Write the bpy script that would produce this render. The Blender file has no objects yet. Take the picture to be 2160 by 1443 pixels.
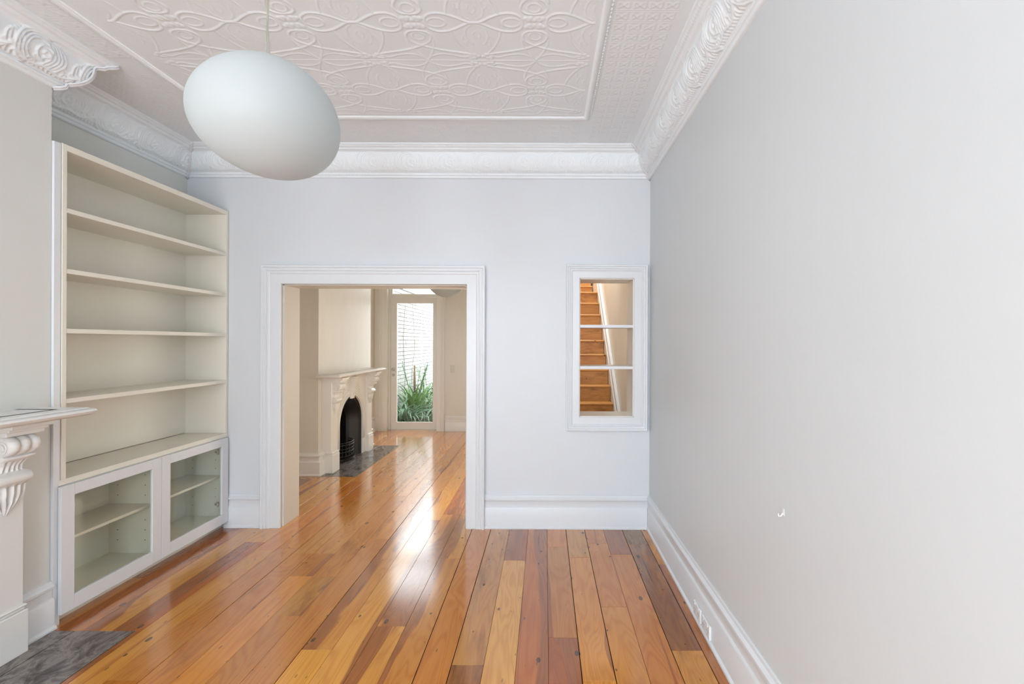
import bpy, math, random
import numpy as np
from mathutils import Matrix, Vector
R = random.Random(7)
PI = math.pi
SC = bpy.context.scene
COL = SC.collection

def srgb(r, g, b):
    f = lambda c: (c/255/12.92) if c/255 <= .04045 else ((c/255+.055)/1.055)**2.4
    return (f(r), f(g), f(b), 1.0)

# ------------------------------------------------------------------ camera
EYE = 1.568
cam_d = bpy.data.cameras.new('camera'); cam = bpy.data.objects.new('camera', cam_d); COL.objects.link(cam)
cam_d.sensor_fit = 'HORIZONTAL'; cam_d.sensor_width = 36; cam_d.lens = 36*960/2160
cam_d.shift_x = -70/2160; cam_d.shift_y = .5/2160; cam_d.clip_start = .05
cam.matrix_world = Matrix.Translation((0, 0, EYE)) @ Matrix.Rotation(PI/2, 4, 'X') @ Matrix.Rotation(.004, 4, 'Z')
SC.camera = cam
# ------------------------------------------------------------------ world and light
vs = SC.view_settings
SC.display_settings.display_device = 'sRGB'
vs.view_transform = 'Standard'; vs.look = 'None'; vs.gamma = 1; vs.use_curve_mapping = False; vs.exposure = 0.07
W = bpy.data.worlds.new('sky'); SC.world = W; W.use_nodes = True
bg = W.node_tree.nodes['Background']; bg.inputs[0].default_value = (.90, .95, 1, 1); bg.inputs[1].default_value = 5.8

def area(name, loc, rot, sx, sy, power, color=(1, 1, 1), spread=PI):
    l = bpy.data.lights.new(name, 'AREA'); l.shape = 'RECTANGLE'; l.size = sx; l.size_y = sy; l.energy = power; l.color = color; l.spread = spread
    o = bpy.data.objects.new(name, l); o.location = loc; o.rotation_euler = rot; COL.objects.link(o); return o
FRONT = (.80, .91, 1.0)
# added lamp at an invented side window behind the camera, evening the light
area('side_fill', (-2.95, -1.45, 1.6), (0, -PI/2, 0), 2.0, 1.3, 27, FRONT)
# daylight entering by the two tall street windows behind the camera
area('window_daylight', (-2.05, -2.58, 1.55), (PI/2, 0, 0), 1.15, 2.2, 44, FRONT)
area('window_daylight', (-.25, -2.58, 1.55), (PI/2, 0, 0), 1.15, 2.2, 58, FRONT)
# added lamp at an invented garden window, out of view right of the glass door
area('garden_fill', (-.95, 7.97, 1.55), (-PI/2, 0, 0), .7, 1.9, 10, (1, .93, .80))
area('doorway_fill', (-.40, 4.50, 1.05), (0, PI/2, 0), 1.9, .7, 16, (1, .92, .77))  # added lamp in an invented hall doorway, brightens the dining room
# added lamp under a roof light invented to light the stairwell
area('stairwell_fill', (.35, 7.6, 5.35), (0, 0, 0), .8, 2.4, 70, (1, .93, .82))
area('hall_fill', (-.1, 4.3, 2.2), (PI/2, 0, 0), .5, 1.2, 7, (1, .95, .88))  # added fill lamp in the unseen hall, aimed at the stair

# ------------------------------------------------------------------ mesh helpers
def new_obj(name, me, mat, parent=None, loc=None):
    o = bpy.data.objects.new(name, me); COL.objects.link(o)
    if mat is not None and not me.materials: me.materials.append(mat)
    if parent is not None: o.parent = parent
    if loc is not None: o.location = loc
    return o

class MB:
    def __init__(s): s.v = []; s.f = []; s.off = (0, 0, 0)
    def add(s, vs_, fs):
        n = len(s.v); s.v += [tuple(float(c) for c in p) for p in vs_]; s.f += [tuple(i+n for i in f) for f in fs]; return s
    def box(s, x0, x1, y0, y1, z0, z1, bev=0):
        x0, x1 = min(x0, x1), max(x0, x1); y0, y1 = min(y0, y1), max(y0, y1); z0, z1 = min(z0, z1), max(z0, z1)
        if bev <= 0:
            return s.add([(x0,y0,z0),(x1,y0,z0),(x1,y1,z0),(x0,y1,z0),(x0,y0,z1),(x1,y0,z1),(x1,y1,z1),(x0,y1,z1)],
                         [(0,3,2,1),(4,5,6,7),(0,1,5,4),(1,2,6,5),(2,3,7,6),(3,0,4,7)])
        b = min(bev, (x1-x0)/2.2, (y1-y0)/2.2, (z1-z0)/2.2)
        vs_, idx = [], {}
        for i, X in enumerate((x0, x1)):
            for j, Y in enumerate((y0, y1)):
                for k, Z in enumerate((z0, z1)):
                    sx, sy, sz = (1, -1)[i], (1, -1)[j], (1, -1)[k]
                    for a, p in enumerate(((X, Y+sy*b, Z+sz*b), (X+sx*b, Y, Z+sz*b), (X+sx*b, Y+sy*b, Z))):
                        idx[i, j, k, a] = len(vs_); vs_.append(p)
        fs = []
        I = idx
        for i in (0, 1):
            f = [I[i,0,0,0], I[i,1,0,0], I[i,1,1,0], I[i,0,1,0]]; fs.append(tuple(f if i else f[::-1]))
            f = [I[0,i,0,1], I[1,i,0,1], I[1,i,1,1], I[0,i,1,1]]; fs.append(tuple(f[::-1] if i else f))
            f = [I[0,0,i,2], I[1,0,i,2], I[1,1,i,2], I[0,1,i,2]]; fs.append(tuple(f if i else f[::-1]))
        for j in (0, 1):
            for k in (0, 1):
                f = [I[0,j,k,1], I[1,j,k,1], I[1,j,k,2], I[0,j,k,2]]; fs.append(tuple(f if (j == k) else f[::-1]))
                f = [I[j,0,k,0], I[j,1,k,0], I[j,1,k,2], I[j,0,k,2]]; fs.append(tuple(f[::-1] if (j == k) else f))
                f = [I[j,k,0,0], I[j,k,1,0], I[j,k,1,1], I[j,k,0,1]]; fs.append(tuple(f if (j == k) else f[::-1]))
        for i in (0, 1):
            for j in (0, 1):
                for k in (0, 1):
                    f = [I[i,j,k,0], I[i,j,k,1], I[i,j,k,2]]; fs.append(tuple(f if (i+j+k) % 2 else f[::-1]))
        return s.add(vs_, fs)
    def tube(s, pts, r, n=8, cap=True):
        pts = [Vector(p) for p in pts]; rr = r if isinstance(r, (list, tuple)) else [r]*len(pts)
        base = len(s.v); up = None
        for i, p in enumerate(pts):
            t = (pts[min(i+1, len(pts)-1)]-pts[max(i-1, 0)]).normalized()
            if up is None:
                up = Vector((0, 0, 1)) if abs(t.z) < .9 else Vector((1, 0, 0))
            a = t.cross(up).normalized(); b = a.cross(t).normalized(); up = b
            for k in range(n):
                q = p+(a*math.cos(2*PI*k/n)+b*math.sin(2*PI*k/n))*rr[i]; s.v.append(tuple(q))
        for i in range(len(pts)-1):
            for k in range(n):
                s.f.append((base+i*n+k, base+(i+1)*n+k, base+(i+1)*n+(k+1) % n, base+i*n+(k+1) % n))
        if cap:
            s.f.append(tuple(base+k for k in range(n))); e = base+(len(pts)-1)*n; s.f.append(tuple(e+k for k in range(n))[::-1])
        return s
    def prism(s, pts, lo, hi, f):          # closed 2D outline pushed between two levels
        n = len(pts); b = len(s.v)
        s.v += [tuple(f(p[0], p[1], lo)) for p in pts]+[tuple(f(p[0], p[1], hi)) for p in pts]
        s.f += [tuple(b+i for i in range(n)), tuple(b+n+i for i in range(n))[::-1]]
        s.f += [(b+i, b+n+i, b+n+(i+1) % n, b+(i+1) % n) for i in range(n)]
        return s
    def grid(s, P, flip=False):            # P: array (n, m, 3)
        n, m = P.shape[:2]; b = len(s.v); s.v += [tuple(map(float, q)) for q in P.reshape(-1, 3)]
        for i in range(n-1):
            for j in range(m-1):
                f = (b+i*m+j, b+(i+1)*m+j, b+(i+1)*m+j+1, b+i*m+j+1); s.f.append(f[::-1] if flip else f)
        return s
    def sweep(s, path, prof, mp, side=1, closed=False, cap=True):
        # path: 2D points; prof: (distance sideways, height); mp maps (a, b, h) to the room; mitred corners
        P = [np.array(p, float) for p in path]; n = len(P); rows = []
        for i in range(n):
            e = []
            if closed or i > 0: e.append(P[i]-P[i-1])
            if closed or i < n-1: e.append(P[(i+1) % n]-P[i])
            nn = [np.array([-q[1], q[0]])/np.linalg.norm(q)*side for q in e]
            m = nn[0] if len(nn) == 1 else (nn[0]+nn[1])/(1+nn[0].dot(nn[1]))
            rows.append([mp(*(P[i]+m*d), h) for d, h in prof])
        b = len(s.v); k = len(prof)
        for r in rows: s.v += [tuple(map(float, q)) for q in r]
        for i in range(n if closed else n-1):
            for j in range(k-1):
                a0 = b+i*k+j; a1 = b+((i+1) % n)*k+j; s.f.append((a0, a1, a1+1, a0+1))
        if cap and not closed:
            s.f.append(tuple(b+j for j in range(k))); s.f.append(tuple(b+(n-1)*k+j for j in range(k))[::-1])
        return s
    def build(s, name, mat, parent=None, smooth=False, world=True, auto=None):
        me = bpy.data.meshes.new(name); vs_ = s.v
        o_loc = None
        if parent is not None and world:
            L = world_loc(parent); vs_ = [(x-L[0], y-L[1], z-L[2]) for x, y, z in vs_]
        me.from_pydata(vs_, [], s.f); fixn(me)
        if smooth: me.polygons.foreach_set('use_smooth', [True]*len(me.polygons))
        if auto: me.polygons.foreach_set('use_smooth', [True]*len(me.polygons)); me.set_sharp_from_angle(angle=math.radians(auto))
        me.update(); return new_obj(name, me, mat, parent)

import bmesh
def fixn(me):
    bm = bmesh.new(); bm.from_mesh(me); bmesh.ops.recalc_face_normals(bm, faces=bm.faces); bm.to_mesh(me); bm.free()
def world_loc(o):
    v = Vector((0, 0, 0))
    while o is not None: v += Vector(o.location); o = o.parent
    return v
def grid_obj(name, P, mat, parent=None, up=None, smooth=True):
    n, m = P.shape[:2]; I = np.arange(n*m).reshape(n, m)
    F = np.stack([I[:-1, :-1], I[1:, :-1], I[1:, 1:], I[:-1, 1:]], -1).reshape(-1, 4)
    if up: F = F[:, ::-1]
    return np_obj(name, P.reshape(-1, 3), F, mat, parent, smooth)
def np_obj(name, V, F, mat, parent=None, smooth=True):
    me = bpy.data.meshes.new(name)
    if parent is not None: V = V-np.array(world_loc(parent))
    me.vertices.add(len(V)); me.vertices.foreach_set('co', V.astype(np.float32).ravel())
    k = F.shape[1]; me.loops.add(F.size); me.loops.foreach_set('vertex_index', F.astype(np.int32).ravel())
    me.polygons.add(len(F)); me.polygons.foreach_set('loop_start', np.arange(len(F), dtype=np.int32)*k)
    me.update(calc_edges=True); me.validate()
    me.polygons.foreach_set('use_smooth', [smooth]*len(me.polygons)); me.update()
    return new_obj(name, me, mat, parent)
def empty(name, loc, label=None, cat=None, group=None):
    o = bpy.data.objects.new(name, None); o.location = loc; o.empty_display_size = .1; COL.objects.link(o); tag(o, label, cat, group); return o
def tag(o, label=None, cat=None, group=None, kind=None):
    if label: o['label'] = label
    if cat: o['category'] = cat
    if group: o['group'] = group
    if kind: o['kind'] = kind
    return o
def struct(o, label=None): return tag(o, label, kind='structure')
XYZ = lambda a, b, h: (a, b, h)

# ------------------------------------------------------------------ materials
class NT:
    def __init__(s, name):
        s.m = bpy.data.materials.new(name); s.m.use_nodes = True; s.t = s.m.node_tree; s.p = s.t.nodes['Principled BSDF']
        s.out = s.t.nodes['Material Output']
    def n(s, typ, **kw):
        nd = s.t.nodes.new(typ)
        for k, v in kw.items():
            if k.startswith('i_'): nd.inputs[int(k[2:]) if k[2:].isdigit() else k[2:]].default_value = v
            else: setattr(nd, k, v)
        return nd
    def l(s, a, b): s.t.links.new(a, b)
    def math(s, op, a, b=None, c=None, clamp=False):
        nd = s.n('ShaderNodeMath', operation=op, use_clamp=clamp)
        for i, q in enumerate((a, b, c)):
            if q is None: continue
            if isinstance(q, (int, float)): nd.inputs[i].default_value = q
            else: s.l(q, nd.inputs[i])
        return nd.outputs[0]
    def vscale(s, v, sc):
        nd = s.n('ShaderNodeVectorMath', operation='MULTIPLY'); s.l(v, nd.inputs[0]); nd.inputs[1].default_value = sc; return nd.outputs[0]
    def noise(s, v, scale, detail=2, rough=.5, dist=0):
        nd = s.n('ShaderNodeTexNoise'); s.l(v, nd.inputs['Vector']); nd.inputs['Scale'].default_value = scale
        nd.inputs['Detail'].default_value = detail; nd.inputs['Roughness'].default_value = rough; nd.inputs['Distortion'].default_value = dist; return nd.outputs[0]
    def ramp(s, f, stops):
        nd = s.n('ShaderNodeValToRGB'); s.l(f, nd.inputs[0]); e = nd.color_ramp.elements
        while len(e) < len(stops): e.new(.5)
        for q, (p, c) in zip(e, stops): q.position = p; q.color = c if len(c) == 4 else (*c, 1)
        return nd.outputs[0]
    def mix(s, f, a, b, mode='MIX'):
        nd = s.n('ShaderNodeMix', data_type='RGBA', blend_type=mode)
        for i, q in ((0, f), (6, a), (7, b)):
            if isinstance(q, (int, float, tuple)): nd.inputs[i].default_value = q
            else: s.l(q, nd.inputs[i])
        return nd.outputs[2]
    def bump(s, h, strength, dist=.002):
        nd = s.n('ShaderNodeBump'); nd.inputs['Strength'].default_value = strength; nd.inputs['Distance'].default_value = dist
        s.l(h, nd.inputs['Height']); s.l(nd.outputs[0], s.p.inputs['Normal'])
    def pos(s): return s.n('ShaderNodeNewGeometry').outputs['Position']

def paint(name, c, rough=.5, var=.03, bump=.15, bs=60, streak=False):
    t = NT(name); p = t.pos(); q = t.noise(p, 1.3, 3); 
    a = tuple(x*(1-var) for x in c[:3])+(1,)
    if streak:
        q2 = t.noise(t.vscale(p, (3, 3, .8)), 2.2, 4, .6); q = t.math('MULTIPLY_ADD', q2, .6, t.math('MULTIPLY', q, .4))
    t.l(t.mix(t.ramp(q, [(.35, (0, 0, 0)), (.65, (1, 1, 1))]), a, c), t.p.inputs['Base Color'])
    t.p.inputs['Roughness'].default_value = rough
    if bump:
        t.bump(t.noise(p, bs, 3), bump, .002)
    return t.m
WALL = paint('wall_paint', (.715, .735, .765, 1), .42, .02, .25, 35)
WALLL = paint('wall_paint_left', (.71, .715, .68, 1), .42, .02, .25, 35)
WALLR = paint('wall_paint_right', (.655, .68, .695, 1), .45, .025, .3, 30)  # slightly greyer tone, used on the right wall only
CREAM = paint('cream_wall_paint', (.81, .765, .68, 1), .40, .06, .3, 25, True)
TRIM = paint('gloss_trim_paint', (.755, .77, .795, 1), .28, .01, .06, 90)
CREAMTRIM = paint('cream_trim_paint', (.87, .84, .785, 1), .3, .02, .06, 90)
CASE = paint('bookcase_paint', (.82, .785, .69, 1), .38, .01, .04, 120)
INNER = paint('cabinet_lining_paint', (.84, .83, .74, 1), .45, .01, .04, 120)
PLASTER = paint('ceiling_paint', (.86, .90, .93, 1), .5, .02, .1, 80)
DARK = paint('dark_gap', (.02, .014, .01, 1), .9, 0, 0)
STONEP = paint('mantel_paint', (.80, .795, .775, 1), .3, .02, .12, 45)

def simple(name, c, rough=.5, metal=0):
    t = NT(name); q = t.noise(t.pos(), 40, 2); t.l(t.mix(q, tuple(x*.92 for x in c[:3])+(1,), c), t.p.inputs['Base Color'])
    t.p.inputs['Roughness'].default_value = rough; t.p.inputs['Metallic'].default_value = metal; return t.m
IRON = simple('cast_iron', (.016, .015, .015, 1), .33, .25)
SOOT = simple('soot', (.006, .006, .006, 1), .9)
STEEL = simple('brushed_steel', (.55, .53, .50, 1), .3, 1)
PLAST = simple('white_plastic', (.86, .86, .85, 1), .25)
PLASTD = simple('grey_pin_slot', (.25, .25, .24, 1), .5)
CORD = simple('clear_cord', (.36, .35, .28, 1), .4)
BARK = simple('vine_bark', (.22, .15, .10, 1), .8)
SOIL = simple('garden_soil', (.16, .12, .085, 1), .9)
def opal():
    t = NT('opal_glass'); p = t.p; p.inputs['Base Color'].default_value = (.60, .645, .655, 1); p.inputs['Roughness'].default_value = .5
    p.inputs['Base Color'].default_value = (.675, .71, .715, 1); tl = t.n('ShaderNodeBsdfTranslucent'); tl.inputs[0].default_value = (.675, .71, .715, 1)
    mx = t.n('ShaderNodeMixShader'); mx.inputs[0].default_value = .52; t.l(p.outputs[0], mx.inputs[1]); t.l(tl.outputs[0], mx.inputs[2]); t.l(mx.outputs[0], t.out.inputs[0])
    q = t.noise(t.pos(), 9, 2); t.bump(q, .03, .002); return t.m
OPAL = opal()
def glass(name, tint):
    t = NT(name); t.t.nodes.remove(t.p); tr = t.n('ShaderNodeBsdfTransparent'); tr.inputs[0].default_value = tint
    gl = t.n('ShaderNodeBsdfGlossy'); gl.inputs['Roughness'].default_value = .01; gl.inputs[0].default_value = (.9, .95, .92, 1)
    ge = t.n('ShaderNodeNewGeometry'); dt = t.n('ShaderNodeVectorMath', operation='DOT_PRODUCT'); t.l(ge.outputs['Incoming'], dt.inputs[0]); t.l(ge.outputs['Normal'], dt.inputs[1])
    ca = t.math('ABSOLUTE', dt.outputs['Value']); fr = t.math('MULTIPLY_ADD', t.math('POWER', t.math('SUBTRACT', 1.0, ca), 5.0), .95, .035); mx = t.n('ShaderNodeMixShader')
    t.l(fr, mx.inputs[0]); t.l(tr.outputs[0], mx.inputs[1]); t.l(gl.outputs[0], mx.inputs[2]); t.l(mx.outputs[0], t.out.inputs[0]); return t.m
GLASS = glass('clear_glass', (.97, .98, .97, 1)); GLASSG = glass('green_edge_glass', (.965, .975, .955, 1))
def marble():
    t = NT('grey_marble_tile'); p = t.vscale(t.pos(), (2.6, 1.7, 1)); w = t.noise(p, 3.4, 8, .68, 1.2)
    c = t.ramp(w, [(.34, srgb(70, 64, 62)), (.45, srgb(104, 98, 95)), (.53, srgb(140, 131, 127)), (.62, srgb(98, 92, 89)), (.75, srgb(160, 152, 148))])
    v = t.noise(p, 6, 8, .7, 2.5); c = t.mix(t.ramp(v, [(.60, (0, 0, 0)), (.68, (.5, .5, .5))]), c, srgb(150, 144, 140))
    t.l(c, t.p.inputs['Base Color']); t.p.inputs['Roughness'].default_value = .16; return t.m
MARBLE = marble()
def wood(name, world=True, rough=.20, stairs=False):
    t = NT(name); P = t.pos()
    oi = t.n('ShaderNodeObjectInfo'); base = oi.outputs['Color']
    sd = t.n('ShaderNodeAttribute', attribute_type='OBJECT', attribute_name='seed').outputs['Fac']
    ht = t.n('ShaderNodeAttribute', attribute_type='OBJECT', attribute_name='heart').outputs['Fac']
    st = t.n('ShaderNodeAttribute', attribute_type='OBJECT', attribute_name='stain').outputs['Fac']
    cb = t.n('ShaderNodeCombineXYZ'); t.l(t.math('MULTIPLY', sd, 3.71), cb.inputs[0]); t.l(t.math('MULTIPLY', sd, 7.13), cb.inputs[1]); t.l(t.math('MULTIPLY', sd, 1.9), cb.inputs[2])
    ad = t.n('ShaderNodeVectorMath', operation='ADD'); t.l(P, ad.inputs[0]); t.l(cb.outputs[0], ad.inputs[1]); V = ad.outputs[0]
    if stairs: V = t.vscale(V, (1, 1, 1)); L = (.55, 5, 8); Fg = (4, 70, 90)
    else: L = (5, .62, 1); Fg = (95, 3.2, 1)
    big = t.noise(t.vscale(V, L), 1.25, 2, .5, .6)                 # slow figure: decides heartwood and rings
    fine = t.noise(t.vscale(V, Fg), 1.0, 3, .6)
    med = t.noise(t.vscale(V, tuple(q*.35 for q in Fg)), 1.0, 3, .6)
    ring = t.math('SINE', t.math('MULTIPLY', big, 95.0))
    ring = t.math('MULTIPLY_ADD', ring, .5, .5)
    amt = t.math('MULTIPLY', t.math('POWER', ring, 2.0), .30)
    c = t.mix(amt, base, t.mix(1.0, base, srgb(205, 150, 105), 'MULTIPLY'))
    c = t.mix(t.math('MULTIPLY', fine, .55), c, t.mix(1.0, c, srgb(205, 165, 125), 'MULTIPLY'))
    c = t.mix(t.math('MULTIPLY', med, .35), c, t.mix(1.0, c, (1.25, 1.22, 1.15, 1), 'MULTIPLY'))
    # heartwood flows in along the figure
    gx = t.n('ShaderNodeSeparateXYZ'); t.l(t.n('ShaderNodeTexCoord').outputs['Generated'], gx.inputs[0])
    sgn = t.math('SIGN', t.math('SINE', t.math('MULTIPLY', sd, 5.3))); eg_ = t.math('MULTIPLY', t.math('MULTIPLY', t.math('SUBTRACT', gx.outputs[0], .5), sgn), 0.0 if stairs else .34)
    hm = t.math('MULTIPLY_ADD', ht, .66, -.31); hm = t.math('ADD', t.math('ADD', big, hm), eg_)
    hmask = t.ramp(hm, [(.565, (0, 0, 0)), (.60, (1, 1, 1))])
    heartc = t.mix(t.math('MULTIPLY', ring, .45), srgb(170, 104, 62), srgb(122, 68, 38)); heartc = t.mix(t.math('MULTIPLY', fine, .5), heartc, srgb(120, 62, 34))
    c = t.mix(t.math('MULTIPLY', hmask, .92), c, heartc)
    sk_ = t.noise(t.vscale(V, (26, .7, 1) if not stairs else (.6, 20, 26)), 1.0, 2, .5, .3); skm = t.ramp(sk_, [(.66, (0, 0, 0)), (.72, (1, 1, 1))])
    c = t.mix(t.math('MULTIPLY', skm, .5), c, t.mix(1.0, c, srgb(165, 110, 75), 'MULTIPLY'))
    # grey brown staining
    sm = t.noise(t.vscale(V, (3.2, .55, 1) if not stairs else (1, 2, 3)), 3.0, 5, .65); smask = t.ramp(t.math('MULTIPLY_ADD', t.math('SUBTRACT', st, .5), .7, sm), [(.5, (0, 0, 0)), (.68, (1, 1, 1))])
    c = t.mix(t.math('MULTIPLY', smask, .65), c, t.mix(1.0, c, srgb(150, 132, 112), 'MULTIPLY'))
    # knots and old nail holes
    def spots(sc, th, jit=1.0):
        vo = t.n('ShaderNodeTexVoronoi', feature='F1'); t.l(t.vscale(V, sc), vo.inputs['Vector']); vo.inputs['Scale'].default_value = 1; vo.inputs['Randomness'].default_value = jit
        return vo.outputs['Distance'], vo.outputs['Color']
    d1, c1 = spots((14, 7.5, 9), .05); sp = t.n('ShaderNodeSeparateColor'); t.l(c1, sp.inputs[0])
    k = t.math('LESS_THAN', d1, t.math('MULTIPLY_ADD', t.math('POWER', sp.outputs[0], 3.0), .19, .0))
    c = t.mix(t.math('MULTIPLY', k, .82), c, srgb(52, 34, 22))
    d2, c2 = spots((34, 11, 20), .05); s2 = t.n('ShaderNodeSeparateColor'); t.l(c2, s2.inputs[0])
    k2 = t.math('LESS_THAN', d2, t.math('MULTIPLY', t.math('POWER', s2.outputs[1], 5.0), .17))
    c = t.mix(t.math('MULTIPLY', k2, .6), c, srgb(70, 44, 28))
    c = t.mix(1.0, c, (1.04, .93, .64, 1) if not stairs else (.95, .97, .92, 1), 'MULTIPLY'); t.l(c, t.p.inputs['Base Color'])
    rn = t.noise(P, 6, 4, .6); rg = t.math('MULTIPLY_ADD', rn, .14, rough-.07); t.l(rg, t.p.inputs['Roughness'])
    t.p.inputs['Coat Weight'].default_value = .0 if stairs else 1.0; t.p.inputs['Coat Roughness'].default_value = .13
    t.bump(t.math('ADD', t.math('MULTIPLY', fine, .25), t.noise(P, 7, 3, .5)), .10, .002)
    return t.m
WOOD = wood('floor_board_wood'); SWOOD = wood('stair_wood', stairs=True, rough=.35)
def leafmat(name, a, b):
    t = NT(name); oi = t.n('ShaderNodeObjectInfo'); q = t.noise(t.pos(), 14, 2)
    t.l(t.mix(q, a, b), t.p.inputs['Base Color']); t.p.inputs['Roughness'].default_value = .28; return t.m
LEAF = leafmat('strap_leaf', (.05, .14, .07, 1), (.14, .28, .14, 1)); LEAF2 = leafmat('light_leaf', (.10, .24, .06, 1), (.24, .42, .12, 1))
LEAF3 = leafmat('pale_leaf', (.22, .34, .22, 1), (.42, .50, .36, 1))
BRICKW = paint('painted_brick', (.60, .60, .59, 1), .8, .12, .5, 30); MORT = paint('mortar', (.12, .12, .12, 1), .9, .1, .4, 50)

# ------------------------------------------------------------------ dimensions
XR, XL, YB, YB2, YF, ZC = .882, -3.026, 3.84, 4.10, -2.65, 3.17
BX, B0, B1 = -2.69, .886, 2.476                 # front room chimney breast
XL2, Y2 = -3.00, 8.01
CX, C0, C1 = -2.655, 5.33, 6.92                 # dining room chimney breast
OX0, OX1, OZ = -2.222, -.66, 2.05               # wide opening
WX0, WX1, WZ0, WZ1 = .288, .744, .942, 2.106    # hatch to the stair

def wall_plate(mb, a0, a1, z0, z1, holes, lo, hi, f):
    """thick wall in the plane of a and z, from level lo to hi, with rectangular holes (a0,a1,z0,z1)"""
    A = sorted({a0, a1, *[h[0] for h in holes], *[h[1] for h in holes]}); Z = sorted({z0, z1, *[h[2] for h in holes], *[h[3] for h in holes]})
    def hole(i, j):
        if not (0 <= i < len(A)-1 and 0 <= j < len(Z)-1): return True
        a, z = (A[i]+A[i+1])/2, (Z[j]+Z[j+1])/2
        return any(h[0] < a < h[1] and h[2] < z < h[3] for h in holes)
    def q(p): mb.add([f(*r) for r in p], [(0, 1, 2, 3)])
    for i in range(len(A)-1):
        for j in range(len(Z)-1):
            if hole(i, j): continue
            a, b, c, d = A[i], A[i+1], Z[j], Z[j+1]
            q([(a, lo, c), (b, lo, c), (b, lo, d), (a, lo, d)]); q([(a, hi, c), (a, hi, d), (b, hi, d), (b, hi, c)])
            if hole(i-1, j): q([(a, lo, c), (a, lo, d), (a, hi, d), (a, hi, c)])
            if hole(i+1, j): q([(b, lo, c), (b, hi, c), (b, hi, d), (b, lo, d)])
            if hole(i, j-1): q([(a, lo, c), (a, hi, c), (b, hi, c), (b, lo, c)])
            if hole(i, j+1): q([(a, lo, d), (b, lo, d), (b, hi, d), (a, hi, d)])
    # weld
    key = {}; nv = []; mp = []
    for v in mb.v:
        k = tuple(round(c, 5) for c in v)
        if k not in key: key[k] = len(nv); nv.append(v)
        mp.append(key[k])
    mb.v = nv; mb.f = [tuple(mp[i] for i in fc) for fc in mb.f]
    return mb
FY = lambda a, l, z: (a, l, z)      # wall across the room
FX = lambda a, l, z: (l, a, z)      # wall along the room
EP = .012
# front room shell
struct(wall_plate(MB(), XL-.25, 1.15, 0, 5.6, [(OX0, OX1, 0, OZ), (WX0, WX1, WZ0, WZ1)], YB, YB2, FY).build('wall_back', WALL))
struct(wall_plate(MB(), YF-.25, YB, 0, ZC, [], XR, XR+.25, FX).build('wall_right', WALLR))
struct(wall_plate(MB(), YF-.25, YB, 0, ZC, [(-2.10, -.80, .6, 2.6)], XL-.25, XL, FX).build('wall_left', WALLL))  # hole for the added side window
REARW = [(-2.65, -1.45, .45, 2.65), (-.85, .35, .45, 2.65)]
struct(wall_plate(MB(), XL, XR, 0, ZC, REARW, YF-.25, YF, FY).build('wall_rear', WALL))
mb = MB().box(XL, BX, B0, B1, 0, ZC)
# the firebox is cut out of the breast: rebuild as a plate with a hole
cy1 = 1.66; cy2 = 6.04
mb = MB(); wall_plate(mb, B0, B1, 0, ZC, [(cy1-.33, cy1+.33, 0, .80)], BX-.30, BX, FX); struct(mb.build('wall_chimney_breast', WALLL))
mb = MB(); wall_plate(mb, C0, C1, 0, ZC, [(cy2-.33, cy2+.33, 0, .80)], CX-.30, CX, FX)
struct(mb.build('wall_dining_chimney_breast', CREAM))
# ------------------------------------------------------------------ dining room, hall and stairwell shell
DX0, DX1, DZ0, DZ1 = -2.775, -1.905, 0, 3.02
struct(wall_plate(MB(), YB2, Y2+.2, 0, ZC, [], XL2-.25, XL2, FX).build('wall_dining_left', CREAM))
struct(wall_plate(MB(), XL2, -.35, 0, ZC, [(DX0, DX1, 0, DZ1), (-1.30, -.60, .6, 2.5)], Y2, Y2+.2, FY).build('wall_dining_far', CREAM))  # second hole is for the added garden window
struct(wall_plate(MB(), YB2, Y2, 0, ZC, [(4.12, 4.90, 0, 2.1)], -.45, -.35, FX).build('wall_dining_right', CREAM))  # doorway invented to let the added lamp shine in
struct(wall_plate(MB(), YB2, 10.6, 0, 5.6, [], .90, 1.15, FX).build('wall_stair_right', CREAM))
struct(MB().box(-.35, -.30, 5.2, Y2+.2, 0, 2.65).box(-.02, .0, 6.0, 10.6, 0, 5.6).build('wall_stair_left', CREAM))
struct(MB().box(-.45, 1.15, 10.6, 10.8, 0, 5.6).build('wall_stair_far', CREAM))
struct(MB().box(-.36, .9, YB2, 5.6, 2.65, 2.85).build('ceiling_hall', CREAM))
mb = MB(); wall_plate(mb, -.45, 1.15, YB2, 10.8, [(-.05, .75, 6.4, 8.8)], 5.6, 5.7, lambda a, l, z: (a, z, l)); struct(mb.build('ceiling_stairwell', CREAM))  # roof opening put in to light the stair
struct(MB().box(XL2-.2, -.35, YB2, Y2+.2, ZC, ZC+.15).build('ceiling_dining', CREAM))
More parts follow.
